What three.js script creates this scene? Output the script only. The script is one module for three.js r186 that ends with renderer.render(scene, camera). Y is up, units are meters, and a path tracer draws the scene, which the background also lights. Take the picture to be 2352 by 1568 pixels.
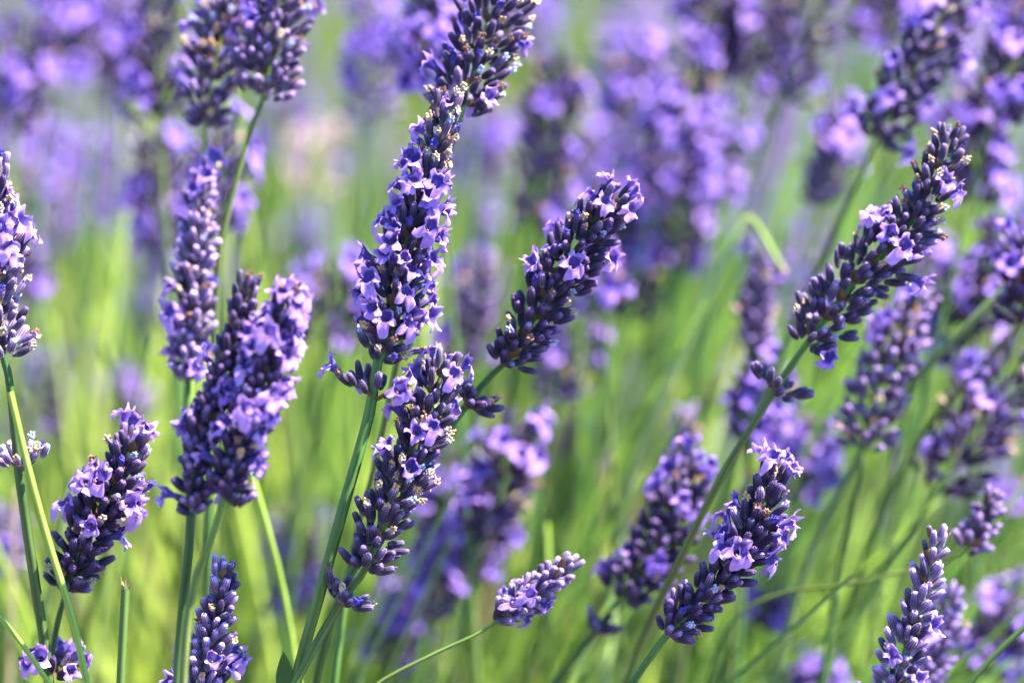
import * as THREE from 'three';
import { Sky } from 'three/addons/objects/Sky.js';
import { mergeGeometries } from 'three/addons/utils/BufferGeometryUtils.js';

// ---------------------------------------------------------------- camera, sky, sun, exposure
const scene = new THREE.Scene();
const D0 = 1.2, PITCH = THREE.MathUtils.degToRad(11), TARGET = new THREE.Vector3(0, 0.55, 0);
const FOV = 2 * Math.atan(0.0834 / D0) * 180 / Math.PI;
const camera = new THREE.PerspectiveCamera(FOV, 1024 / 682, 0.05, 900);
camera.position.set(0, TARGET.y + D0 * Math.sin(PITCH), D0 * Math.cos(PITCH));
camera.lookAt(TARGET);
camera.focus = D0;
camera.userData.fStop = 6.2;

const SUN = new THREE.Vector3(0.58, 1.0, 0.02).normalize();
const sky = new Sky();
sky.name = 'sky';
sky.scale.setScalar(800);
sky.userData.kind = 'structure';
sky.material.uniforms.sunPosition.value.copy(SUN);
sky.material.uniforms.turbidity.value = 3;
sky.material.uniforms.rayleigh.value = 1.2;
sky.material.uniforms.mieCoefficient.value = 0.004;
scene.add(sky);
scene.environmentIntensity = 0.1;
const sun = new THREE.DirectionalLight(new THREE.Color(1, 0.955, 0.88), 5);
sun.position.copy(SUN).multiplyScalar(6).add(TARGET);
sun.target.position.copy(TARGET);
sun.castShadow = true;
sun.shadow.mapSize.set(4096, 4096);
Object.assign(sun.shadow.camera, { left: -3, right: 3, top: 3, bottom: -3, near: 0.1, far: 15 });
scene.add(sun, sun.target);

const renderer = new THREE.WebGLRenderer({ antialias: true });
renderer.setSize(1024, 682);
renderer.shadowMap.enabled = true;
renderer.toneMapping = THREE.LinearToneMapping;
renderer.toneMappingExposure = 8.6;

// ---------------------------------------------------------------- helpers
let seed = 7;
function rnd() { seed = (seed + 0x6D2B79F5) | 0; let t = Math.imul(seed ^ (seed >>> 15), 1 | seed); t = (t + Math.imul(t ^ (t >>> 7), 61 | t)) ^ t; return ((t ^ (t >>> 14)) >>> 0) / 4294967296; }
const rr = (a, b) => a + (b - a) * rnd();
const pick = (a) => a[Math.floor(rnd() * a.length)];
const V = (x, y, z) => new THREE.Vector3(x, y, z);
const lerp = THREE.MathUtils.lerp, clamp = THREE.MathUtils.clamp, smooth = THREE.MathUtils.smoothstep;
const MM = 0.001, UPV = V(0, 1, 0);
const cf = V(0, -Math.sin(PITCH), -Math.cos(PITCH)), cu = V(0, Math.cos(PITCH), -Math.sin(PITCH)), cr = V(1, 0, 0);
const TANH = 0.0834 / D0;
// a point of the field from where it shows in a 2352 x 1568 view and how far behind the sharp plane it stands
function at(x, y, dd = 0) {
  const d = D0 + dd, hh = d * TANH;
  return camera.position.clone().addScaledVector(cf, d).addScaledVector(cr, (x - 1176) / 784 * hh).addScaledVector(cu, (784 - y) / 784 * hh);
}
const names = {};
function numbered(n) { const k = names[n] = (names[n] ?? -1) + 1; return k ? n + '_' + String(k).padStart(3, '0') : n; }
function mesh(name, g, m, parent) {
  const o = new THREE.Mesh(g, m); o.name = name; o.castShadow = o.receiveShadow = true; parent.add(o); return o;
}
function thing(name, label, category, pos, group) {
  const o = new THREE.Group(); o.name = numbered(name); o.position.copy(pos); o.userData = { label, category };
  if (group) o.userData.group = group;
  scene.add(o); return o;
}
function geo(pos, idx, col) {
  const g = new THREE.BufferGeometry();
  g.setAttribute('position', new THREE.Float32BufferAttribute(pos, 3));
  if (col) g.setAttribute('color', new THREE.Float32BufferAttribute(col, 3));
  g.setIndex(idx); g.computeVertexNormals(); return g;
}
// rows x columns grid of vertices; wrap joins the last column to the first
function grid(rows, cols, f, wrap) {
  const pos = [], col = [], idx = [];
  for (let i = 0; i < rows; i++) for (let j = 0; j < cols; j++) { const [p, c] = f(i, j); pos.push(...p); col.push(...c); }
  for (let i = 0; i < rows - 1; i++) for (let j = 0; j < cols - (wrap ? 0 : 1); j++) {
    const a = i * cols + j, b = i * cols + (j + 1) % cols, c = a + cols, d = b + cols;
    idx.push(a, c, b, b, c, d);
  }
  return geo(pos, idx, col);
}

// ---------------------------------------------------------------- materials
const std = (o) => new THREE.MeshPhysicalMaterial({ vertexColors: true, side: THREE.DoubleSide, roughness: 0.7, ...o });
const calyxMat = [ // fresh, greyed, deep violet, pale, dried brown
  std({ color: new THREE.Color(1, 1, 1), roughness: 0.85, sheen: 0.3, sheenColor: new THREE.Color(0.62, 0.56, 0.68), sheenRoughness: 0.5 }),
  std({ color: new THREE.Color(2.1, 2.1, 1.95), roughness: 0.85, sheen: 0.35, sheenColor: new THREE.Color(0.7, 0.64, 0.74), sheenRoughness: 0.5 }),
  std({ color: new THREE.Color(0.72, 0.62, 0.78), roughness: 0.8, sheen: 0.2, sheenColor: new THREE.Color(0.5, 0.43, 0.65), sheenRoughness: 0.5 }),
  std({ color: new THREE.Color(3.1, 3.15, 2.9), roughness: 0.7, sheen: 0.45, sheenColor: new THREE.Color(0.75, 0.7, 0.78), sheenRoughness: 0.5 }),
];
const petalMat = [
  std({ color: new THREE.Color(1, 1, 1), roughness: 0.55, transmission: 0.4, thickness: 0 }),
  std({ color: new THREE.Color(1.18, 1.14, 1.04), roughness: 0.55, transmission: 0.4, thickness: 0 }),
  std({ color: new THREE.Color(0.7, 0.66, 0.92), roughness: 0.55, transmission: 0.4, thickness: 0 }),
];
calyxMat.push(std({ color: new THREE.Color(9, 9.5, 3.6), roughness: 0.85, sheen: 0.1 }));
for (const m of petalMat) m.roughness = 0.9;
const dryMat = std({ roughness: 0.85 });
const bractMat = std({ roughness: 0.8 });
const stemMat = std({ roughness: 0.6, specularIntensity: 0.45 });
const leafMat = std({ roughness: 0.9, transmission: 0.45, thickness: 0 });
const shootMat = std({ roughness: 0.6 });
for (const m of [...calyxMat, ...petalMat, dryMat, bractMat, stemMat, leafMat, shootMat]) {
  m.color.multiplyScalar(m === leafMat || m === shootMat || m === stemMat ? 0.68 : 0.58);
  m.specularIntensity = 0.4; m.sheen *= 0.55;
}

// ---------------------------------------------------------------- flower pieces (unit: millimetres, growing along +y)
function calyxGeo(n, rings, L, W, open) {
  const prof = [[0, 0.42], [0.1, 0.72], [0.32, 0.98], [0.58, 1.0], [0.82, 0.86], [0.95, 0.74], [1.0, 0.5], [0.985, 0.12]];
  const use = rings >= 8 ? prof : [prof[0], prof[2], prof[4], prof[7]];
  const bend = rr(-0.25, 0.25);
  return grid(use.length, n, (i, j) => {
    const [v, w] = use[i], a = j / n * Math.PI * 2, rib = n > 8 ? (j % 2 ? 1.06 : 0.9) : 1;
    const tooth = i >= use.length - 2 && open ? (j % 4 < 2 ? 0.35 : 0) : 0;
    const r = W / 2 * w * rib;
    const p = [Math.cos(a) * r + bend * v * v, v * L + tooth, Math.sin(a) * r];
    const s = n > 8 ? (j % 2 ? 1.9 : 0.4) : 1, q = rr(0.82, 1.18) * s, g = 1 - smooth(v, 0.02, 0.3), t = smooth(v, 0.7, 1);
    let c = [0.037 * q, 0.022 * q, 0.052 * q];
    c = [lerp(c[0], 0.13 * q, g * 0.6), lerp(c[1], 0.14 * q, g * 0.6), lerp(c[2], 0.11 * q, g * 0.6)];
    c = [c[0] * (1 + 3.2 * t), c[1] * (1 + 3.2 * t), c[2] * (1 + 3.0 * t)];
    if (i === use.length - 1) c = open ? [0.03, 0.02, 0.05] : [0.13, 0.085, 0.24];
    return [p, c];
  }, true);
}
function hairy(g, L, W) {
  const pos = [], col = [], idx = [];
  for (let k = 0; k < 70; k++) {
    const v = Math.pow(rnd(), 0.7) * 0.98, a = rnd() * 6.28, r = W / 2 * (v < 0.3 ? lerp(0.5, 1, v / 0.3) : lerp(1, 0.75, smooth(v, 0.5, 1))) * 0.98, h = rr(0.25, 0.6), w = 0.045, lift = rr(0.1, 0.5);
    const c = Math.cos(a), s = Math.sin(a), y = v * L, i = pos.length / 3;
    pos.push(c * r - s * w, y, s * r + c * w, c * r + s * w, y, s * r - c * w, c * (r + h * 0.8), y + lift, s * (r + h * 0.8));
    for (let q = 0; q < 3; q++) col.push(0.2, 0.17, 0.24); idx.push(i, i + 1, i + 2);
  }
  return mergeGeometries([g, geo(pos, idx, col)]);
}
const calyxHi = [], calyxLo = [];
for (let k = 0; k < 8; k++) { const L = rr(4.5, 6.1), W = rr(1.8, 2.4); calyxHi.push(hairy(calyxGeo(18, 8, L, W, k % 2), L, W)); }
for (let k = 0; k < 3; k++) calyxLo.push(calyxGeo(6, 4, rr(4.9, 5.9), rr(2.0, 2.4), 0));

function ball(r, p, c, n = 6) {
  const g = new THREE.SphereGeometry(r, n, Math.max(4, n - 2)); g.translate(...p); g.deleteAttribute('uv');
  const cc = []; for (let i = 0; i < g.attributes.position.count; i++) cc.push(...c);
  g.setAttribute('color', new THREE.Float32BufferAttribute(cc, 3)); return g;
}
function corollaGeo(nu, nt, nl, o = {}) {
  // a two-lipped flower: tube, then two upper and three lower lobes; +z is the upper lip
  const D = Math.PI / 180, q = () => rr(-1, 1);
  const size = o.size ?? 1, fold = o.fold ?? 0;
  const lobes = [[-29 + 7 * q(), 4.9, 36, 62], [29 + 7 * q(), 4.9, 36, 58], [180 + 10 * q(), 4.6, 33, 0], [118 + 8 * q(), 4.0, 30, 12], [-118 + 8 * q(), 4.0, 30, 12]]
    .map(([a, R, w, b]) => [a * D, R * size * rr(0.78, 1.15), w * D, (b + 18 * q() + fold * 45) * D, rr(0.1, 0.75), 1.8 * q()]);
  const L = 3.4, ph = rr(0, 6), ph2 = rr(0, 6);
  const g = grid(nt + nl, nu, (i, j) => {
    const a = j / nu * Math.PI * 2;
    if (i < nt) {
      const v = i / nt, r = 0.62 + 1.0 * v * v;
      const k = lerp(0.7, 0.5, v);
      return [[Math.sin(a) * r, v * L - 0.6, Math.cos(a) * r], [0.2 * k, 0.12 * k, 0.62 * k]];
    }
    const s = (i - nt) / (nl - 1);
    let edge = 2.0, b = 0.5, cu2 = 0.3, wsum = 1e-6, bs = 0, cs = 0, tw = 0;
    for (const [la, R, w, be, curl, t] of lobes) {
      let d = Math.atan2(Math.sin(a - la), Math.cos(a - la)) / w;
      const x = Math.abs(d); if (x < 1) edge = Math.max(edge, 1.75 + (R - 1.75) * Math.pow(1 - Math.pow(x, 2.2), 0.7) * (1 - 0.1 * Math.exp(-d * d * 40)));
      const k = Math.exp(-d * d * 1.5); wsum += k; bs += be * k; cs += curl * k; tw += t * d * k;
    }
    b = bs / wsum; cu2 = cs / wsum; tw /= wsum;
    const r0 = 1.62, d = (edge - r0) * s;
    const ruff = (Math.sin(a * 6 + ph) * 0.55 + Math.sin(a * 11 + ph2) * 0.36) * s * s + tw * s * 0.5;
    const r = r0 + d * Math.cos(b), y = L - 0.6 + d * (Math.sin(b) - cu2 * s * 1.2) + ruff;
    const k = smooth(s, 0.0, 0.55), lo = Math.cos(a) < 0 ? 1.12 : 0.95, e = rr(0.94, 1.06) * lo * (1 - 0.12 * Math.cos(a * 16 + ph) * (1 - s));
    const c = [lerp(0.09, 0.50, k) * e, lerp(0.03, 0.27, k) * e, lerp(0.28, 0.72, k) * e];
    return [[Math.sin(a) * r, y, Math.cos(a) * r], c];
  }, true);
  if (nu < 24) return g;
  return mergeGeometries([g, ball(0.3, [0.2, L - 1.5, -0.75], [0.6, 0.2, 0.05])]);
}
const corHi = [], corLo = [];
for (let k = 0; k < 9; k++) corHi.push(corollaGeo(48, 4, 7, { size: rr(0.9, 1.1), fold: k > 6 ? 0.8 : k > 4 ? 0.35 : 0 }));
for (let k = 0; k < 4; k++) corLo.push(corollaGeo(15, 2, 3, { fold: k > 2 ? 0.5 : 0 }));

function dryGeo(c, sz) {
  const g = new THREE.IcosahedronGeometry(1, 2); g.deleteAttribute('uv'); g.deleteAttribute('normal');
  const p = g.attributes.position, col = [], f = [rr(2, 4), rr(2, 4), rr(2, 4), rr(0, 6), rr(0, 6)];
  for (let i = 0; i < p.count; i++) {
    const x = p.getX(i), y = p.getY(i), z = p.getZ(i);
    const n = Math.sin(x * f[0] * 1.7 + f[3]) * Math.sin(y * f[1] * 1.9 + f[4]) + 0.7 * Math.sin(z * f[2] * 2.1 + x * 3 + f[3]);
    const k = 0.72 + 0.42 * n;
    p.setXYZ(i, x * k * sz * 0.62, y * sz * (0.75 + 0.3 * n) + sz * 0.35, z * k * sz * 0.62);
    const q = 0.75 + 0.5 * clamp(n * 0.5 + 0.5, 0, 1);
    col.push(c[0] * q, c[1] * q, c[2] * q);
  }
  g.setAttribute('color', new THREE.Float32BufferAttribute(col, 3)); g.computeVertexNormals(); return g;
}
const dryTan = [0, 1, 2].map((k) => dryGeo([[0.5, 0.3, 0.15], [0.45, 0.33, 0.22], [0.2, 0.1, 0.07]][k], rr(1.45, 1.8)));
const dryBlue = [0, 1].map((k) => dryGeo([[0.06, 0.04, 0.28], [0.34, 0.36, 0.5]][k], rr(1.4, 1.7)));
const budTip = [0, 1].map((k) => dryGeo([[0.33, 0.2, 0.7], [0.22, 0.13, 0.52]][k], 0.8));

const bractGeo = grid(5, 5, (i, j) => {
  const v = i / 4, x = (j - 2) / 2, w = 1.9 * Math.sin(Math.PI * Math.min(1, 0.22 + v * 0.78)) + 0.05;
  const k = rr(0.8, 1.2);
  return [[x * w, v * 4.2, 0.9 * x * x + 0.6 * v * v], [0.17 * k, 0.085 * k, 0.04 * k]];
}, false);

// ---------------------------------------------------------------- stems
function tubeGeo(pts, rad, sides, col, per = 1) {
  const curve = new THREE.CatmullRomCurve3(pts, false, 'centripetal'), n = Math.max(8, Math.round(pts.length * 5 * per));
  const fr = curve.computeFrenetFrames(n, false), P = curve.getSpacedPoints(n);
  return grid(n + 1, sides, (i, j) => {
    const t = i / n, r = (typeof rad === 'function' ? rad(t) : rad) * (sides >= 8 ? (j % 2 ? 0.84 : 1.06) : 1), a = j / sides * Math.PI * 2;
    const p = P[i].clone().addScaledVector(fr.normals[i], Math.cos(a) * r).addScaledVector(fr.binormals[i], Math.sin(a) * r);
    const c = col(t, j, P[i]); return [[p.x, p.y, p.z], c];
  }, true);
}
const stemTone = { mid: [0.072, 0.12, 0.02], dark: [0.036, 0.078, 0.012], light: [0.2, 0.29, 0.03], grey: [0.10, 0.15, 0.045], pale: [0.3, 0.4, 0.12] };
// from the last shown point on down to the soil
function toGround(pts) {
  const n = pts.length, a = pts[n - 2], b = pts[n - 1], d = b.clone().sub(a).normalize();
  if (d.y > -0.35) d.y = -0.35;
  d.normalize();
  let p = b.clone(); const out = [];
  for (let k = 0; k < 40 && p.y > 0.0; k++) { d.lerp(V(0, -1, 0), 0.1).normalize(); p = p.clone().addScaledVector(d, Math.min(0.07, p.y / Math.max(0.3, -d.y) + 0.001)); out.push(p); }
  return pts.concat(out);
}

// ---------------------------------------------------------------- one flowering lavender stem
const SHARP = 'lavender flower heads near the sharp plane', SOFT = 'blurred lavender flower heads farther back';
const tmpM = new THREE.Matrix4(), xA = V(), zA = V(), yA = V();
function basis(dir, up, roll = 0) {           // y along dir, z as near to up as it goes
  yA.copy(dir).normalize(); zA.copy(up).addScaledVector(yA, -up.dot(yA));
  if (zA.lengthSq() < 1e-6) zA.set(0.3, 0.1, 1).addScaledVector(yA, -(0.3 * yA.x + 0.1 * yA.y + yA.z));
  zA.normalize(); xA.crossVectors(yA, zA).normalize();
  tmpM.makeBasis(xA, yA, zA);
  const q = new THREE.Quaternion().setFromRotationMatrix(tmpM);
  return roll ? q.multiply(new THREE.Quaternion().setFromAxisAngle(UPV, roll)) : q;
}
function lavender(s) {
  const { lod = 0, R = 7, n = 9, per = 9, tone = 0, fl = 0.15, dry = 0.12, gaps = [] } = s;
  seed = s.seed ?? (Math.round(s.ax[0][0] * 31 + s.ax[0][1] * 17) | 1);
  const axPts = s.ax.map((p) => at(...p));
  const vis = (s.stem ?? []).map((p) => at(...p));
  const all = toGround(axPts.concat(vis));
  const foot = all[all.length - 1].clone(); foot.y = 0;
  const o = thing('lavender_flower', s.label, 'lavender', foot, lod ? SOFT : SHARP);
  const loc = (p) => p.clone().sub(foot);
  const T = stemTone[s.green ?? 'mid'];
  const total = all.length, sr = (s.sr ?? 1.15) * MM;
  mesh('stem', tubeGeo(all.map(loc), (t) => sr * (t < 0.12 ? lerp(0.3, 0.85, t / 0.12) : lerp(0.85, 1.15, t)), lod ? 6 : 8, (t, j) => {
    const k = (j % 2 ? 1.3 : 0.72) * rr(0.8, 1.2) * (1 + 0.25 * Math.sin(t * 41 + R * 9) * Math.sin(t * 17)), y = 1 + 0.3 * Math.sin(t * 23 + R * 5); return [T[0] * k * y, T[1] * k, T[2] * k];
  }, lod ? 0.8 : 1.6), stemMat, o);
  // whorls along the head, tip first
  const ax = new THREE.CatmullRomCurve3(axPts, false, 'centripetal');
  const len = ax.getLength() / MM, whorls = [];
  for (let k = 0; k < n; k++) { const t = (k + 0.35) / n; if (!gaps.some(([a, b]) => t > a && t < b)) whorls.push([t, 1, ax.getPointAt(clamp(t, 0, 1)), ax.getTangentAt(clamp(t, 0, 1)).negate()]); }
  if (s.low) for (const [x, y, dd, size] of s.low) {                        // a separate lower whorl farther down the stem
    const p = at(x, y, dd); let best = 0, bd = 1e9;
    for (let i = 0; i < all.length - 1; i++) { const d = all[i].distanceTo(p); if (d < bd) { bd = d; best = i; } }
    const dir = all[Math.max(0, best - 1)].clone().sub(all[Math.min(all.length - 1, best + 1)]).normalize();
    whorls.push([1.05, size ?? 0.9, p, dir]);
  }
  const merged = [], soft = [];
  const fscale = s.scale ?? (lod ? 1 : 0.88);
  const flAt = (t) => typeof fl === 'number' ? fl : fl.reduce((m, [a, b, p]) => (t >= a && t <= b ? p : m), 0);
  whorls.forEach(([t, ws, c, up], wi) => {
    const side = V().crossVectors(up, V(0.13, 0.2, 1)).normalize(), fwd = V().crossVectors(side, up).normalize();
    const flk = lod ? rr(0.3, 1.7) : rr(0.65, 1.35), dryk = Math.pow(rnd(), 1.5) * 2.4;
    const width = rr(0.94, 1.1) * 1.12 * R * ws * (t > 1 ? 1.12 : (s.taper ? lerp(0.5, 1, smooth(t, 0, 0.8)) : lerp(0.62, 1, smooth(t, 0, 0.35))) * (t > 0.9 ? 0.95 : 1));
    const cnt = Math.max(4, Math.round((lod ? 1.25 : 1.75) * per * (t > 1 ? ws * 0.95 : lerp(0.6, 1, smooth(t, 0, 0.3))))), a0 = rnd() * 6.28;
    const gapMM = len / n;
    for (let b = 0; b < cnt; b++) {
      const tier = b % 2 && t < 1 ? 0.5 : 0;
      const a = a0 + (b + rr(-0.3, 0.3)) / cnt * Math.PI * 2, rad = side.clone().multiplyScalar(Math.cos(a)).addScaledVector(fwd, Math.sin(a));
      const outer = rnd() < 0.62;
      const tilt = THREE.MathUtils.degToRad((t > 1 ? rr(35, 70) : lerp(16, lerp(46, 62, smooth(t, 0.6, 1)), smooth(t, 0.0, 0.25)) + rr(-12, 14)) * (outer ? 1 : 0.72));
      const dir = up.clone().multiplyScalar(Math.cos(tilt)).addScaledVector(rad, Math.sin(tilt)).normalize();
      const L = 5.0 * fscale, ro = width * (outer ? rr(0.85, 1.08) : rr(0.55, 0.8));
      const r0 = Math.max(0.7, ro - L * Math.sin(tilt));
      const p = c.clone().addScaledVector(rad, r0 * MM).addScaledVector(up, (r0 * 0.55 * Math.cos(tilt) + rr(-0.7, 0.7) - 1 - tier * gapMM) * MM);
      const q = basis(dir, up, rnd() * 6.28), sc = fscale * MM * rr(0.86, 1.1) * (t < 0.1 ? 0.9 : 1);
      const isF = rnd() < flAt(t) * (lod ? 0.62 : 0.72) * flk * (outer ? 1.15 : 0.6), isD = !isF && rnd() < 1.5 * dry * dryk;
      const toneOf = rnd() < 0.72 ? tone : pick([0, 1, 2]);
      if (lod) {
        merged.push(calyxLo[Math.floor(rnd() * 3)].clone().applyMatrix4(new THREE.Matrix4().compose(loc(p), q, V(sc, sc, sc))));
        if (isF) {
          const m = mesh('corolla', pick(corLo), petalMat[pick([0, 2, 2])], o);
          m.position.copy(loc(p.clone().addScaledVector(dir, 4.6 * sc))); m.quaternion.copy(basis(dir.clone().addScaledVector(rad, 0.25), up, rr(-0.5, 0.5))); m.scale.setScalar(sc * 1.15);
        } else if (isD) { soft.push(pick(dryTan).clone().applyMatrix4(new THREE.Matrix4().compose(loc(p.clone().addScaledVector(dir, 5.1 * sc)), q, V(sc, sc, sc)))); }
        continue;
      }
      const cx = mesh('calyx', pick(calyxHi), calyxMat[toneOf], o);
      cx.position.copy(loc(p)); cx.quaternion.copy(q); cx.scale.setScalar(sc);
      if (isF) {
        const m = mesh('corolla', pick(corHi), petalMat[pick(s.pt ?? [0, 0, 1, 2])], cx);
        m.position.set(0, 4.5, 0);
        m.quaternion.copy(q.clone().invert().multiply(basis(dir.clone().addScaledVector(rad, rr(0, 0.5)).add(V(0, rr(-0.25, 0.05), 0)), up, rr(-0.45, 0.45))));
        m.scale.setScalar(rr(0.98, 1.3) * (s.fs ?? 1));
      } else if (isD) {
        const m = mesh('dried_corolla', rnd() < 0.72 ? pick(dryTan) : pick(dryBlue), dryMat, cx); m.position.set(0, 5.3, 0); m.scale.setScalar(1.12); m.rotation.set(rr(-0.4, 0.4), rr(0, 6), rr(-0.4, 0.4));
      } else if (rnd() < 0.22) { const m = mesh('petal_bud', pick(budTip), petalMat[0], cx); m.position.set(0, 4.6, 0); m.scale.set(1, 1.25, 1); }
    }
    if (!lod) for (const k of [0, 1]) {
      const a = a0 + 0.4 + k * Math.PI, rad = side.clone().multiplyScalar(Math.cos(a)).addScaledVector(fwd, Math.sin(a));
      const m = mesh('bract', bractGeo, bractMat, o);
      m.position.copy(loc(c.clone().addScaledVector(rad, 0.8 * MM).addScaledVector(up, -1.6 * MM)));
      m.quaternion.copy(basis(up.clone().addScaledVector(rad, 1.3), up)); m.scale.setScalar(MM * rr(0.75, 1) * ws);
    }
  });
  if (merged.length) { const m = mesh('calyces', mergeGeometries(merged), calyxMat[tone], o); m.userData.kind = 'stuff'; }
  if (soft.length) { const m = mesh('dried_corollas', mergeGeometries(soft), dryMat, o); m.userData.kind = 'stuff'; }
  return o;
}

// ---------------------------------------------------------------- ground, foliage, far flowers
const gw = 256, gd = new Uint8Array(gw * gw * 4);
for (let y = 0; y < gw; y++) for (let x = 0; x < gw; x++) {
  const n = 0.5 + 0.22 * Math.sin(x * 0.0982 + 2 * Math.sin(y * 0.0491)) * Math.sin(y * 0.1227) + 0.55 * (rnd() - 0.5), k = (y * gw + x) * 4;
  gd[k] = clamp(84 * n + 36, 0, 255); gd[k + 1] = clamp(66 * n + 28, 0, 255); gd[k + 2] = clamp(66 * n + 28, 0, 255); gd[k + 3] = 255;
}
const soil = new THREE.DataTexture(gd, gw, gw); soil.colorSpace = THREE.SRGBColorSpace; soil.wrapS = soil.wrapT = THREE.RepeatWrapping; soil.magFilter = THREE.LinearFilter; soil.repeat.set(400, 400); soil.needsUpdate = true;
const ground = mesh('ground', new THREE.PlaneGeometry(400, 400).rotateX(-Math.PI / 2), new THREE.MeshStandardMaterial({ map: soil, roughness: 0.95 }), scene);
ground.userData.kind = 'structure';

function instanced(name, g, m, list, label, category) {
  const o = new THREE.InstancedMesh(g, m, list.length); o.name = name; o.castShadow = o.receiveShadow = true;
  list.forEach(([mat, c], i) => { o.setMatrixAt(i, mat); if (c) o.setColorAt(i, c); });
  o.userData = { kind: 'stuff', label, category }; scene.add(o); return o;
}
// x spread of the bed seen at a distance behind the sharp plane, wider than the frame
function bed(dd0, dd1, bias = 1) {
  const dd = dd0 + (dd1 - dd0) * Math.pow(rnd(), bias), half = (D0 + dd) * TANH * 1.5 * 1.55 + 0.12;
  return [rr(-half, half), -dd / Math.cos(PITCH) * 0.985, dd];
}
seed = 101;
{ // bare green stems, thick as a meadow
  const g = grid(8, 4, (i, j) => { const t = i / 7, a = j / 4 * Math.PI * 2, r = lerp(1.25, 0.55, t) * MM; return [[Math.cos(a) * r + 0.06 * t * t, t, Math.sin(a) * r + 0.02 * Math.sin(t * 3)], [1, 1, 1]]; }, true);
  const list = [];
  for (let k = 0; k < 5200; k++) {
    const [x, z] = bed(0.22, 3.2, 0.85), h = rr(0.26, 0.47), lean = x * 0.25 + rr(-0.12, 0.3);
    const q = new THREE.Quaternion().setFromEuler(new THREE.Euler(rr(-0.22, 0.22), 0, -lean)).multiply(new THREE.Quaternion().setFromAxisAngle(UPV, rr(0, 6.28)));
    const u = rnd(), c = new THREE.Color().setRGB(lerp(0.04, 0.34, u * u), lerp(0.09, 0.42, u * u), lerp(0.012, 0.03, u));
    list.push([new THREE.Matrix4().compose(V(x - lean * h * 0.8, 0, z), q, V(1.6, h, 1.6)), c]);
  }
  instanced('lavender_stems', g, shootMat, list, 'dense blurred green lavender stems filling the background', 'stems');
}
seed = 202;
{ // narrow leaves of the bushes
  const g = grid(5, 3, (i, j) => { const t = i / 4, w = 2.3 * Math.sin(Math.PI * Math.min(1, 0.12 + t * 0.88)) + 0.1; return [[(j - 1) * w, t * 48, Math.abs(j - 1) * 0.9 + 7 * t * t], [1, 1, 1]]; }, false);
  const list = [];
  for (let k = 0; k < 30000; k++) {
    const [x, z] = bed(0.3, 3.6, 0.8), y = rr(0.01, 0.33) * Math.pow(rnd(), 0.35);
    const q = new THREE.Quaternion().setFromEuler(new THREE.Euler(rr(-0.8, 0.8), rr(0, 6.28), rr(-0.7, 0.5), 'YXZ'));
    const u = rnd(), s = MM * rr(0.7, 1.4), c = new THREE.Color().setRGB(lerp(0.04, 0.3, u * u), lerp(0.09, 0.38, u * u), lerp(0.01, 0.025, u));
    list.push([new THREE.Matrix4().compose(V(x, y, z), q, V(s, s, s)), c]);
  }
  instanced('lavender_leaves', g, leafMat, list, 'blurred narrow green lavender leaves low between the stems', 'foliage');
}
seed = 404;
{ // long blades and young shoots standing between the near stems and the bush
  const g = grid(9, 3, (i, j) => { const t = i / 8, w = 2.3 * MM * (1 - 0.75 * t * t); return [[(j - 1) * w + 0.09 * t * t, t, Math.abs(j - 1) * 0.7 * MM + 0.03 * Math.sin(t * 2.5)], [1, 1, 1]]; }, false);
  const list = [];
  for (let k = 0; k < 1500; k++) {
    const dd = 0.22 + 0.95 * Math.pow(rnd(), 1.35), half = (D0 + dd) * TANH, z = -dd * Math.cos(PITCH), yc = TARGET.y - dd * Math.sin(PITCH);
    const u0 = rr(-1.3, 1.3), top = yc + half * rr(-1.1, dd < 0.34 ? 0.25 : 0.8 - 0.3 * (u0 < 0.2 && u0 > -0.6)), lean = clamp(u0 * 0.42 + 0.2, -0.08, 0.62) + rr(-0.16, 0.16);
    const x = u0 * half * 1.5, h = Math.max(0.1, top) / Math.cos(lean);
    const q = new THREE.Quaternion().setFromEuler(new THREE.Euler(rr(-0.15, 0.15), 0, -lean)).multiply(new THREE.Quaternion().setFromAxisAngle(UPV, rr(0, 6.28)));
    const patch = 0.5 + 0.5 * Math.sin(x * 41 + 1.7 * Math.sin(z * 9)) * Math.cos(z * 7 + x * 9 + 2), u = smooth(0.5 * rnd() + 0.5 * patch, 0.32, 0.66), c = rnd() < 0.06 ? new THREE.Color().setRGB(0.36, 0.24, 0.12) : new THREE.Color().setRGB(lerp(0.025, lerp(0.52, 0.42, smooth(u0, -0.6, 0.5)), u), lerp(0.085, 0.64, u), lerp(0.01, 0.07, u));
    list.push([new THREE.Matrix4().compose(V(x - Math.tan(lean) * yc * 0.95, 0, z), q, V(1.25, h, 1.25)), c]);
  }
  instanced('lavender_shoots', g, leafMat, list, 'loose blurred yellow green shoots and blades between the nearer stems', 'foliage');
}
seed = 303;
function headGeo(tone, open) {
  const cal = [], cor = [];
  for (let w = 0; w < 7; w++) for (let b = 0; b < 8; b++) {
    const t = w / 7, a = rnd() * 6.28, tilt = lerp(0.3, 1.0, t) + rr(-0.2, 0.2), rad = V(Math.cos(a), 0, Math.sin(a)), dir = V(rad.x * Math.sin(tilt), Math.cos(tilt), rad.z * Math.sin(tilt));
    const q = basis(dir, UPV, rnd() * 6), p = V(rad.x * lerp(1, 2.5, t), -w * 7.2, rad.z * lerp(1, 2.5, t));
    cal.push(calyxLo[b % 3].clone().applyMatrix4(new THREE.Matrix4().compose(p, q, V(1, 1, 1))));
    if (rnd() < open) cor.push(corLo[b % 4].clone().applyMatrix4(new THREE.Matrix4().compose(p.clone().addScaledVector(dir, 4.6), basis(dir, UPV), V(1.15, 1.15, 1.15))));
  }
  return [mergeGeometries(cal), mergeGeometries(cor)];
}
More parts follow.
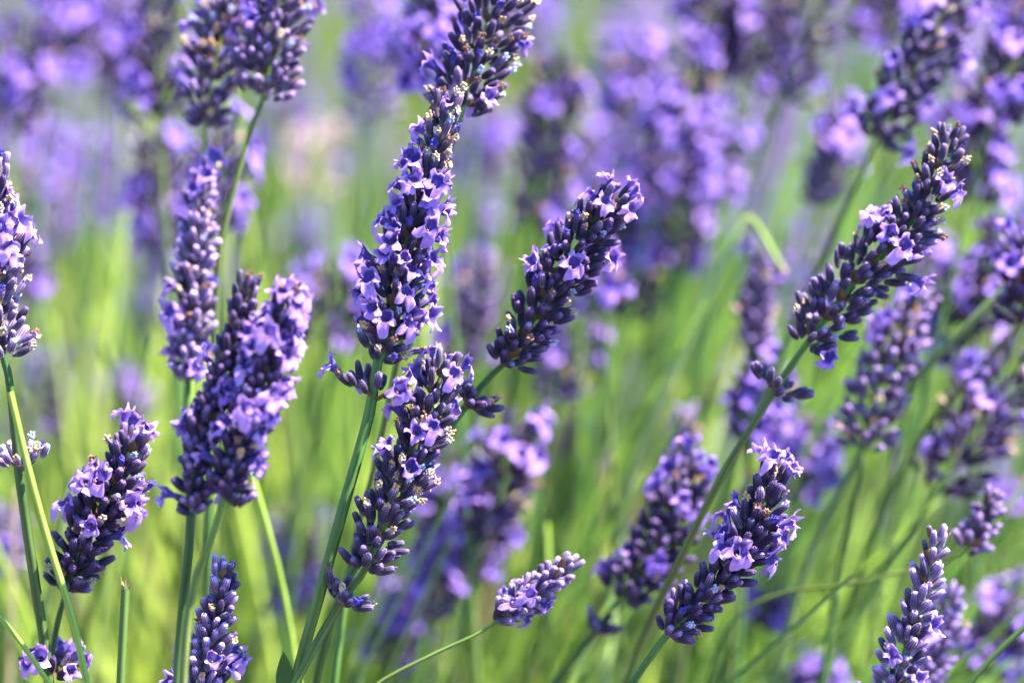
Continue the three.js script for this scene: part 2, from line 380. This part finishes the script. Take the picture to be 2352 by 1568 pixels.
{ // heads too far behind to tell apart
  const [cg, fg] = headGeo(0, 0.42), a = [], b = [], st = [];
  const sg = grid(6, 4, (i, j) => { const t = i / 5, an = j / 4 * Math.PI * 2, r = 1.1 * MM; return [[Math.cos(an) * r, -t, Math.sin(an) * r], [0.13, 0.21, 0.06]]; }, true);
  for (let k = 0; k < 820; k++) {
    const [x, z, dd] = bed(0.55, 2.6, 1.0), top = rr(0.36, 0.55) - 0.02 * dd;
    if (x > -0.15 * (1 + dd) && rnd() < 0.66) continue;
    const q = new THREE.Quaternion().setFromEuler(new THREE.Euler(rr(-0.25, 0.15), rr(0, 6.28), 0)).premultiply(new THREE.Quaternion().setFromAxisAngle(V(0, 0, 1), -x * 0.3 - rr(-0.1, 0.35)));
    const s = MM * rr(0.85, 1.15), m = new THREE.Matrix4().compose(V(x, top, z), q, V(s, s, s)), u = rnd();
    a.push([m, new THREE.Color().setRGB(lerp(0.8, 2.4, u), lerp(0.8, 2.4, u), lerp(0.8, 2.2, u))]);
    b.push([m, new THREE.Color().setRGB(rr(0.85, 1.1), rr(0.85, 1.1), 1)]);
    st.push([new THREE.Matrix4().compose(V(x, top - 0.002, z), q, V(1, top * 1.05, 1)), null]);
  }
  instanced('far_lavender_calyces', cg, calyxMat[1], a, 'far blurred mass of grey violet lavender buds along the top', 'lavender');
  instanced('far_lavender_petals', fg, petalMat[0], b, 'far blurred mass of pale violet petals along the top', 'lavender');
  instanced('far_lavender_stems', sg, stemMat, st, 'far blurred green stems under the distant lavender heads', 'stems');
}

// ---------------------------------------------------------------- the heads near the sharp plane
//SHARP
const heads = [
  { label: 'long sharp lavender head in the centre with three bands of open florets', ax: [[1022, 245], [985, 400], [943, 530], [912, 660], [890, 790], [868, 830]], n: 11, R: 6.6, per: 9, tone: 0,
    taper: true, fl: [[0, 0.3, 0.16], [0.3, 0.52, 0.55], [0.52, 0.66, 0.03], [0.66, 0.94, 0.75], [1, 2, 0.5]], dry: 0.26, stem: [[850, 940, 0.0], [790, 1160, 0.0], [735, 1360, 0.002], [690, 1520, 0.004], [668, 1620, 0.006]], low: [[862, 905, 0, 1.15]], sr: 1.45, green: 'mid' },
  { label: 'tall dark lavender head cut off by the top edge, above the sharp central head', ax: [[1165, -60, 0.035], [1120, 60, 0.03], [1085, 170, 0.028], [1060, 260, 0.025]], n: 7, R: 8.3, per: 12, tone: 2, fl: [[0, 0.3, 0.1], [0.3, 1, 0.12]], dry: 0.2,
    stem: [[1010, 420, 0.03], [930, 760, 0.035], [880, 1000, 0.04], [800, 1330, 0.045], [760, 1620, 0.05]], sr: 1.2, green: 'mid' },
  { label: 'sharp lavender head with pale bud tip at lower centre, below the long central head', ax: [[1018, 835], [985, 960], [925, 1090], [880, 1200], [838, 1310]], n: 10, R: 6.3, per: 10, tone: 0,
    fl: [[0, 0.14, 0.5], [0.14, 0.3, 0.14], [0.3, 0.6, 0.3]], dry: 0.28, stem: [[805, 1350, 0], [760, 1420, 0], [690, 1545, 0], [640, 1640, 0]], low: [[790, 1378, 0, 0.85]], sr: 1.15, green: 'mid', pt: [0, 1, 1, 2] },
  { label: 'slanting lavender head right of centre with violet florets along its left flank', ax: [[1408, 450, 0.012], [1350, 540, 0.015], [1270, 660, 0.018], [1160, 835, 0.02]], n: 9, R: 6.6, per: 11, tone: 2, fl: [[0, 0.1, 0.45], [0.15, 0.55, 0.24]], dry: 0.16,
    stem: [[1125, 865, 0.02], [1020, 1000, 0.022], [900, 1180, 0.026], [800, 1330, 0.03], [740, 1500, 0.035], [715, 1640, 0.04]], low: [[1080, 925, 0.02, 0.85]], sr: 1.1, green: 'dark' },
  { label: 'long slanting lavender head at the right with sparse upright bud tip', ax: [[2185, 310, 0.022], [2130, 455, 0.022], [2050, 565, 0.024], [1960, 650, 0.026], [1850, 795, 0.028]], n: 11, R: 8.2, per: 11, tone: 0, taper: true,
    fl: [[0.15, 0.35, 0.2], [0.4, 0.62, 0.42], [0.85, 1, 0.16]], dry: 0.26, stem: [[1835, 815, 0.028], [1758, 930, 0.03], [1660, 1090, 0.035], [1560, 1290, 0.045], [1470, 1480, 0.06], [1420, 1640, 0.07]], low: [[1785, 895, 0.03, 0.9]], sr: 1.05, green: 'mid' },
  { label: 'lavender head at lower right crowned by one pink violet floret', ax: [[1780, 1080, 0.008], [1740, 1190, 0.008], [1670, 1310, 0.01], [1590, 1400, 0.012], [1535, 1455, 0.012]], n: 10, R: 5.5, per: 10, tone: 2,
    fl: [[0, 0.1, 0.7], [0.2, 0.62, 0.3]], dry: 0.1, stem: [[1515, 1480, 0.012], [1450, 1575, 0.014], [1410, 1660, 0.016]], sr: 1.1, green: 'mid', pt: [0, 1, 1, 2] },
  { label: 'small violet lavender head on a thin arching stem at bottom centre', ax: [[1305, 1295, 0.02], [1235, 1355, 0.02], [1145, 1420, 0.02]], n: 7, R: 3.5, per: 7, tone: 1, fl: [[0.5, 1, 0.5]], dry: 0.03, taper: true, scale: 0.85, fs: 0.72, pt: [2, 2, 0],
    stem: [[1125, 1440, 0.02], [1000, 1500, 0.02], [880, 1562, 0.02], [780, 1640, 0.02]], sr: 0.75, green: 'mid' },
  { label: 'grey violet lavender head rising from the bottom edge, left of the cut centre stems', ax: [[516, 1305, 0.008], [500, 1400, 0.008], [470, 1530, 0.01], [450, 1660, 0.01]], n: 9, R: 6.2, per: 9, tone: 3, taper: true, fl: [[0.5, 0.62, 0.2], [0.62, 1, 0.35]], dry: 0.04, stem: [[440, 1720, 0.01]], sr: 1.0 },
  { label: 'lavender head at lower left behind a bright green stalk, with violet florets', ax: [[305, 1010, 0.012], [265, 1110, 0.012], [200, 1230, 0.014], [150, 1360, 0.016]], n: 9, R: 6.3, per: 10, tone: 2, fl: [[0, 0.14, 0.75], [0.36, 0.66, 0.42], [1, 2, 0.7]], dry: 0.06, pt: [0, 1, 1],
    stem: [[138, 1400, 0.016], [115, 1520, 0.016], [100, 1650, 0.018]], low: [[112, 1545, 0.016, 0.95]], sr: 0.9, green: 'dark' },
  { label: 'grey lavender head cut by the left edge, on a thick dark green stem', ax: [[-25, 380, 0.004], [-22, 530, 0.004], [-10, 690, 0.004], [8, 825, 0.004]], n: 9, R: 7.0, per: 10, tone: 3, fl: [[0.0, 0.5, 0.42]], dry: 0.28,
    stem: [[18, 860, 0.004], [44, 1090, 0.004], [75, 1310, 0.008], [108, 1530, 0.012], [118, 1660, 0.012]], low: [[45, 1065, 0.004, 0.95]], sr: 1.35, green: 'dark' },
  { label: 'slender lavender head with spaced grey buds in the bottom right corner', ax: [[2158, 1215, 0.012], [2135, 1310, 0.012], [2100, 1420, 0.012], [2060, 1560, 0.014], [2040, 1640, 0.014]], n: 9, R: 5.6, per: 6, tone: 3, taper: true, fl: [[0.5, 0.75, 0.2], [0.8, 1, 0.3]], dry: 0.06, stem: [[2030, 1700, 0.014]], sr: 0.8, green: 'grey' },
  { label: 'dark violet lavender head left of the pink crowned head at lower right', ax: [[1605, 1075, 0.085], [1560, 1160, 0.085], [1500, 1270, 0.086], [1425, 1375, 0.087]], n: 8, R: 7.0, per: 11, tone: 2, fl: [[0, 0.3, 0.35], [0.6, 1, 0.16]], dry: 0.02, pt: [2, 2, 0],
    stem: [[1405, 1395, 0.087], [1350, 1475, 0.088], [1270, 1575, 0.09], [1220, 1650, 0.095]], low: [[1372, 1440, 0.088, 0.6]], sr: 0.9, green: 'dark' },
  { label: 'pale narrow lavender head standing in the left cluster, rising above the others', ax: [[470, 400, 0.058], [452, 550, 0.057], [442, 700, 0.056], [432, 870, 0.055]], n: 13, R: 4.7, per: 8, tone: 3, fl: [[0, 1, 0.1]], dry: 0.1, stem: [[428, 1000, 0.055], [436, 1200, 0.055], [420, 1400, 0.055], [400, 1640, 0.055]], sr: 1.0, green: 'dark' },
  { label: 'dark middle lavender head of the left cluster with grey bud tip', ax: [[572, 655, -0.035], [545, 760, -0.035], [500, 900, -0.035], [455, 1040, -0.035], [440, 1180, -0.035]], n: 13, R: 4.2, per: 8, scale: 0.82, tone: 2, fl: [[0.3, 1, 0.16]], dry: 0.03, stem: [[435, 1250, -0.035], [418, 1400, -0.03], [400, 1640, -0.03]], sr: 1.1, green: 'dark', pt: [2, 2, 0] },
  { label: 'violet right hand lavender head of the left cluster, full of florets', ax: [[655, 680, -0.04], [625, 800, -0.04], [585, 930, -0.04], [545, 1040, -0.04], [515, 1130, -0.04]], n: 12, R: 4.6, per: 9, scale: 0.82, tone: 2, fl: [[0, 0.2, 0.4], [0.2, 0.7, 0.3], [0.7, 1, 0.1]], dry: 0.08, stem: [[505, 1180, -0.04], [440, 1370, -0.035], [415, 1640, -0.035]], low: [[545, 1150, -0.04, 0.6]], sr: 1.1, green: 'mid' },
  { label: 'grey brown lavender head touching the top edge, left one of the upper left pair', ax: [[530, -20, 0.075], [505, 90, 0.075], [480, 200, 0.075], [470, 290, 0.075]], n: 7, R: 6.6, per: 10, tone: 1, fl: [[0, 0.5, 0.16]], dry: 0.2, stem: [[470, 330, 0.075], [463, 460, 0.076], [440, 700, 0.08], [420, 1640, 0.095]], sr: 1.05, green: 'light' },
  { label: 'grey brown lavender head touching the top edge, right one of the upper left pair', ax: [[660, -70, 0.06], [640, 40, 0.06], [620, 130, 0.06], [605, 225, 0.06]], n: 7, R: 7.4, per: 12, tone: 1, fl: [[0.3, 0.7, 0.2]], dry: 0.22, stem: [[588, 260, 0.06], [540, 420, 0.061], [505, 570, 0.063], [490, 800, 0.068], [470, 1640, 0.08]], sr: 1.1, green: 'mid' },
  { label: 'small sparse grey violet head near the right edge, on a stem arching left', ax: [[2280, 1140, 0.07], [2255, 1200, 0.07], [2225, 1265, 0.07]], n: 4, R: 5.0, per: 6, tone: 1, fl: 0, dry: 0, taper: true, stem: [[2195, 1285, 0.07], [2080, 1312, 0.075], [1930, 1345, 0.08], [1800, 1362, 0.09], [1690, 1420, 0.1], [1600, 1640, 0.12]], sr: 0.6, green: 'mid' },
  { label: 'mid sized blurred lavender head slanting below the long right head, grey violet', ax: [[2105, 690, 0.1], [2060, 790, 0.1], [2010, 910, 0.1], [1985, 1030, 0.1]], n: 8, R: 7.6, per: 10, tone: 1, fl: [[0, 0.4, 0.16]], dry: 0.08, stem: [[1975, 1100, 0.1], [1930, 1300, 0.11], [1880, 1640, 0.12]], sr: 1.0 },
  { label: 'large blurred lavender head in the upper right with violet florets, leaning right', ax: [[2200, -40, 0.11], [2140, 90, 0.11], [2080, 200, 0.11], [2010, 330, 0.11]], n: 8, R: 7.6, per: 10, tone: 0, fl: [[0, 1, 0.28]], dry: 0.08, stem: [[1960, 440, 0.12], [1800, 800, 0.14], [1640, 1200, 0.16], [1540, 1640, 0.18]], sr: 1.1, green: 'grey' },
  { label: 'blurred violet lavender head half cut by the right edge, above the crossing stem', ax: [[2362, 550, 0.085], [2355, 650, 0.085], [2340, 750, 0.085]], n: 5, R: 6.4, per: 9, tone: 2, fl: [[0, 0.6, 0.3]], dry: 0.05, stem: [[2250, 850, 0.1], [2120, 1000, 0.12], [1980, 1300, 0.15], [1880, 1640, 0.18]], sr: 0.9, green: 'mid' },
];
for (const h of heads) lavender(h);

// ---------------------------------------------------------------- blurred heads: [label, tip x, y, base x, y, behind, R, whorls, tone, florets, lean of the stem in the picture]
const P = (...a) => a;
const blurred = [
  P('blurred bright violet head at the far upper left edge', 60, 70, 25, 300, 0.28, 8, 7, 0, 0.4),
  P('blurred violet head in the upper left, second from the left edge', 165, -60, 125, 170, 0.3, 8, 7, 0, 0.45),
  P('blurred violet head at the top, third from the left edge', 245, -40, 220, 160, 0.34, 8, 7, 1, 0.45),
  P('blurred dark head with violet right flank, left of the pair at the top', 345, -30, 365, 270, 0.2, 7.5, 8, 2, 0.28),
  P('blurred lavender head below the dark one at left, bright petals above a black base', 350, 300, 385, 580, 0.24, 8, 8, 0, 0.42),
  P('very blurred pale lilac head at the left edge under the bright violet one', 55, 270, 30, 420, 0.45, 9, 5, 3, 0.5),
  P('very blurred pale pink lilac head left of the bright petals', 205, 330, 190, 520, 0.5, 9, 6, 3, 0.4),
  P('very blurred grey lilac head at the far left, beside the pale pink one', 110, 400, 110, 590, 0.4, 8, 6, 3, 0.15),
  P('blurred lilac head right behind the pale narrow cluster head', 500, 300, 500, 520, 0.18, 7, 7, 1, 0.3),
  P('very blurred violet patch below the top pair, right of their stems', 660, 230, 625, 370, 0.6, 9, 4, 0, 0.5),
  P('blurred grey lilac head at the top, between the pair and the central head', 865, -10, 850, 280, 0.3, 8, 8, 3, 0.25),
  P('blurred bright violet head directly left of the dark top head', 975, -20, 1000, 220, 0.16, 7.5, 7, 0, 0.6),
  P('very blurred pale violet head at the top, right of the dark top head', 1215, -50, 1200, 130, 0.55, 9, 5, 1, 0.5),
  P('blurred head right of the central head, pale tip and dark base', 1275, 140, 1225, 530, 0.26, 8, 10, 2, 0.26),
  P('very blurred pale lilac head beside the pale tipped one', 1345, 300, 1320, 430, 0.5, 8, 4, 1, 0.5),
  P('blurred pale grey lilac head at the upper right of centre, above the violet cluster', 1475, 90, 1430, 290, 0.3, 7, 6, 3, 0.3),
  P('large blurred violet head behind the slanting head right of centre', 1600, 160, 1510, 450, 0.24, 9, 8, 0, 0.5),
  P('blurred bright violet head left in the cluster above the slanting head', 1470, 300, 1420, 480, 0.34, 9, 5, 0, 0.6),
  P('blurred violet head under the large violet one right of centre', 1575, 400, 1540, 620, 0.3, 7.5, 7, 0, 0.4),
  P('very blurred violet head at the top right of centre, leftmost of three dark ones', 1650, -10, 1610, 160, 0.27, 9, 6, 2, 0.3),
  P('very blurred dark violet head at the top, middle of three dark ones', 1750, 0, 1700, 200, 0.27, 9, 7, 2, 0.24),
  P('very blurred dark violet head at the top, rightmost of three dark ones', 1870, -30, 1780, 230, 0.25, 10, 8, 2, 0.16),
  P('blurred slim sparse head between two green gaps in the upper right', 1925, 240, 1885, 470, 0.22, 6, 7, 1, 0.2),
  P('blurred dark head at the upper right edge', 2360, 60, 2280, 270, 0.16, 9, 8, 2, 0.15),
  P('blurred violet head just right behind the bud tip of the long right head', 2245, 220, 2245, 470, 0.2, 8.5, 9, 2, 0.28),
  P('blurred violet head at the right edge, below the upper right dark ones', 2320, 530, 2240, 710, 0.17, 8.5, 7, 2, 0.4),
  P('blurred violet head between the grey violet one and the right edge', 2240, 640, 2135, 815, 0.18, 8.5, 7, 2, 0.35),
  P('blurred thin grey head left of the long right head, with spaced buds', 1745, 600, 1730, 800, 0.16, 5, 7, 1, 0.05),
  P('very blurred pale lilac head behind the lower part of the long right head', 1860, 560, 1810, 760, 0.36, 8, 5, 1, 0.5),
  P('blurred violet head hidden behind the lower whorl of the long right head', 1755, 830, 1725, 1020, 0.16, 7, 6, 0, 0.3),
  P('blurred bright lilac head in the green area below the long right head', 1870, 980, 1835, 1150, 0.2, 7, 5, 0, 0.6),
  P('large blurred lavender head at the right edge, violet upper half and black base', 2345, 815, 2150, 1130, 0.13, 10.5, 10, 2, 0.3),
  P('small blurred pale bud head in the green above the dark violet head', 1572, 955, 1560, 1070, 0.2, 5, 4, 3, 0),
  P('small blurred bright violet head below the slanting head right flank', 1375, 590, 1390, 720, 0.18, 6, 4, 0, 0.7),
  P('blurred grey head with one bright violet bloom, below the slanting head', 1320, 700, 1270, 930, 0.24, 8, 7, 1, 0.16),
  P('blurred sparse violet head between the two central heads', 1095, 600, 1055, 840, 0.22, 6.5, 7, 1, 0.22),
  P('very blurred dark violet head left of the central head', 775, 620, 735, 800, 0.22, 10, 7, 2, 0.3),
  P('very blurred pale lilac patch above the left cluster, to its right', 720, 520, 650, 590, 0.7, 8, 3, 1, 0.5),
  P('blurred dark head with violet flanks, right of the lower central head', 1185, 980, 1110, 1240, 0.15, 7.5, 8, 2, 0.32),
  P('blurred violet head touching the lower central head from behind', 1050, 1050, 1000, 1290, 0.22, 8, 7, 0, 0.4),
  P('blurred grey violet head behind the foot of the lower central head', 1020, 1270, 990, 1420, 0.2, 6, 5, 1, 0.2),
  P('very blurred bright violet head at lower left of the thick central stem', 670, 1180, 710, 1420, 0.3, 7, 6, 0, 0.55),
  P('blurred violet head at the bottom, right of the lower central head foot', 915, 1370, 880, 1530, 0.24, 7, 5, 0, 0.5),
  P('very blurred violet head right of the lower whorl at bottom centre', 950, 1250, 930, 1360, 0.36, 8, 4, 0, 0.4),
  P('blurred violet head in the bottom right corner behind a dark stem', 2350, 1380, 2240, 1540, 0.18, 7.5, 6, 0, 0.45),
  P('single small blurred violet head low in the green at lower right', 1768, 1365, 1765, 1450, 0.2, 4.5, 2, 0, 0.7),
  P('very blurred grey violet head at the left, above the lower left head', 110, 830, 80, 1010, 0.35, 8, 6, 1, 0.15),
  P('pale blurred head close behind the slender bottom right head', 2180, 1370, 2120, 1580, 0.08, 5.5, 8, 3, 0.02),
  P('small very blurred pink lilac head at the right edge, lower half', 2340, 1130, 2325, 1190, 0.3, 7, 2, 1, 0.8),
  P('very blurred pale lilac head behind the band of florets of the long right head', 2130, 520, 2110, 660, 0.34, 8, 4, 3, 0.5),
  P('blurred violet blooms at the bottom edge, right of the bottom stems', 1880, 1530, 1860, 1640, 0.22, 6, 3, 0, 0.5),
  P('blurred dark violet head low at the right, under the long curved stem', 2270, 960, 2200, 1060, 0.24, 7, 5, 2, 0.25),
  P('blurred grey violet head at the right edge of the top, above the dark one', 2345, -60, 2320, 60, 0.24, 8, 6, 1, 0.3),
  P('blurred dark violet head left of the large violet one, under its pale neighbour', 1440, 470, 1410, 600, 0.26, 7.5, 5, 2, 0.3),
  P('blurred dark violet head between the lower central head and the small arching one', 1090, 1180, 1060, 1330, 0.2, 7, 6, 2, 0.25),
  P('very blurred pinkish brown dried head at upper left, right of the top pair stems', 740, 290, 690, 450, 0.5, 9, 4, 4, 0.05),
  P('very blurred grey violet head at top left, beside the dark one', 290, 60, 280, 240, 0.36, 8, 7, 1, 0.3),
  P('blurred grey violet head at left, under the bright petals of the far left edge', 60, 560, 40, 700, 0.3, 7.5, 5, 1, 0.15),
  P('very blurred pale violet head left of centre, low between the cluster and its neighbour stalk', 300, 860, 290, 980, 0.4, 8, 4, 1, 0.35),
  P('very blurred violet head between the dark top head and the pale tipped one', 1120, 250, 1100, 420, 0.45, 8, 5, 1, 0.3),
  P('blurred violet head between the bent stem and the large violet cluster', 1660, 300, 1630, 480, 0.34, 7.5, 6, 2, 0.25),
  P('blurred grey violet head behind the right flank of the slanting head', 1480, 560, 1440, 740, 0.3, 7, 6, 2, 0.2),
  P('blurred dark violet head at the top right, left of the large leaning one', 2040, -40, 1990, 110, 0.3, 8, 6, 2, 0.2),
  P('blurred grey lilac head at the bottom, right of the bottom centre stalks', 1320, 980, 1290, 1060, 0.36, 7, 3, 3, 0.15),
  P('blurred grey lilac head at the left edge, halfway down', 10, 1180, -5, 1330, 0.22, 7, 5, 3, 0.1),
];
for (const [label, x0, y0, x1, y1, dd, R, n, tone, fl] of blurred)
  lavender({ label, lod: 1, ax: [[x0, y0, dd], [(x0 + x1) / 2 + 4, (y0 + y1) / 2, dd], [x1, y1, dd]], n, R, per: 10, tone, fl, dry: 0.08, taper: y1 - y0 < 150, stem: [[x1 + (x1 - x0) * 0.4, y1 + 120, dd]], sr: 1.05, green: 'mid' });

// ---------------------------------------------------------------- loose stalks, a leaf
function stalk(name, label, pts, r, tone, category = 'stalk') {
  seed = Math.round(pts[0][0] * 13 + pts[0][1] * 7) | 1;
  const all = toGround(pts.map((p) => at(...p))), foot = all[all.length - 1].clone(); foot.y = 0;
  const o = thing(name, label, category, foot, 'bare green stalks'), T = stemTone[tone];
  mesh('stem', tubeGeo(all.map((p) => p.clone().sub(foot)), (t) => r * MM * lerp(0.85, 1.2, t), 8, (t, j) => { const k = (j % 2 ? 1.15 : 0.8) * rr(0.9, 1.1); return [T[0] * k, T[1] * k, T[2] * k]; }, 1.6), stemMat, o);
  return [o, foot];
}
stalk('grass_stalk', 'bright yellow green stalk crossing in front of the lower left lavender head', [[22, 900, -0.02], [60, 1060, -0.02], [115, 1260, -0.02], [165, 1420, -0.02], [205, 1600, -0.02]], 0.95, 'light');
stalk('grass_stalk', 'thin green stalk slanting out of the bottom left corner', [[-20, 1395, -0.015], [50, 1480, -0.015], [125, 1590, -0.015], [160, 1650, -0.015]], 0.75, 'light');
{
  const [o, foot] = stalk('cut_stem', 'upright cut green stem with a dry brown tip at lower left', [[288, 1348, 0], [283, 1440, 0], [276, 1580, 0]], 1.2, 'mid', 'stem');
  o.userData.group = undefined; delete o.userData.group;
  const m = mesh('dry_tip', dryTan[2], dryMat, o); m.position.copy(at(291, 1350, 0).sub(foot)); m.scale.setScalar(0.75 * MM);
  for (let k = 0; k < 6; k++) {                                            // torn fibres round the cut
    const a = k / 6 * 6.28 + rr(-0.3, 0.3), h = rr(1.2, 3.4) * MM, c = V(Math.cos(a), 0, Math.sin(a)), g = grid(3, 3, (i, j) => { const w = [0.6, 0.45, 0.05][i] * MM; return [[(j - 1) * w, i / 2 * h, (i * 0.12 + Math.abs(j - 1) * 0.1) * MM], [0.3, 0.2 + 0.05 * (2 - i), 0.09]]; }, false);
    const f = mesh('fibre', g, dryMat, o); f.position.copy(at(288, 1352, 0).sub(foot).addScaledVector(c, 0.85 * MM)); f.rotation.y = Math.PI / 2 - a;
  }
}
{
  const [o, foot] = stalk('bent_stem', 'bent pale green stem folded over at its top, left of the long right head', [[1716, 500, 0.15], [1690, 545, 0.15], [1620, 690, 0.155], [1540, 870, 0.16], [1440, 1150, 0.18], [1380, 1640, 0.19]], 1.5, 'pale', 'stem');
  delete o.userData.group;
  const hook = [[1714, 503, 0.15], [1728, 506, 0.149], [1752, 540, 0.148], [1778, 588, 0.146], [1802, 628, 0.146]].map((p) => at(...p).sub(foot));
  mesh('folded_tip', tubeGeo(hook, (t) => MM * lerp(1.0, 1.3, t), 8, (t, j) => { const k = (j % 2 ? 1.0 : 0.7), d = smooth(t, 0.8, 1); return [lerp(0.14, 0.32, d) * k, lerp(0.21, 0.22, d) * k, lerp(0.03, 0.11, d) * k]; }), stemMat, o);
  const m = mesh('dry_joint', dryTan[1], dryMat, o); m.position.copy(at(1718, 512, 0.15).sub(foot)); m.scale.setScalar(1.2 * MM);
}
stalk('lavender_stalk', 'long blurred grey green stem crossing from the right edge down to the left', [[2380, 590, 0.1], [2230, 740, 0.1], [2050, 940, 0.11], [1880, 1230, 0.12], [1760, 1640, 0.13]], 1.2, 'grey', 'stem');
stalk('lavender_stalk', 'dark green stem slanting up out of the bottom right corner', [[2390, 1410, 0.03], [2300, 1490, 0.03], [2220, 1580, 0.03], [2170, 1660, 0.03]], 0.9, 'dark', 'stem');
stalk('lavender_stalk', 'blurred pale green stalk left of the central thick stem', [[575, 1080, 0.08], [610, 1200, 0.08], [650, 1360, 0.085], [690, 1600, 0.09]], 0.9, 'light', 'stem');
stalk('lavender_stalk', 'blurred light green stalk with round end at bottom right of centre', [[1255, 1200, 0.14], [1262, 1400, 0.14], [1268, 1640, 0.15]], 0.9, 'light', 'stem');
{
  const p = at(655, 1600, 0.01), tip = at(648, 1492, 0.005);
  const o = thing('leaf', 'small dark green oval leaf at the bottom edge left of the thick stem', 'leaf', p), L = tip.distanceTo(p), q = basis(tip.clone().sub(p), V(0.3, 0.2, 1));
  const g = grid(9, 5, (i, j) => { const t = i / 8, x = (j - 2) / 2, w = 2.3 * MM * Math.sin(Math.PI * Math.pow(t, 0.8)) + 0.05 * MM; const k = t > 0.93 ? 2.2 : rr(0.9, 1.1); return [[x * w, t * L, Math.abs(x) * 0.7 * MM], [0.06 * k, 0.13 * k, 0.025]]; }, false);
  const m = mesh('blade', g, leafMat, o); m.quaternion.copy(q);
  const st = mesh('leaf_stalk', tubeGeo([V(0, 0, 0), V(0.004, -0.25, -0.002), V(0.01, -p.y, -0.004)], 0.5 * MM, 6, () => [0.07, 0.14, 0.03]), stemMat, o);
}

renderer.render(scene, camera);
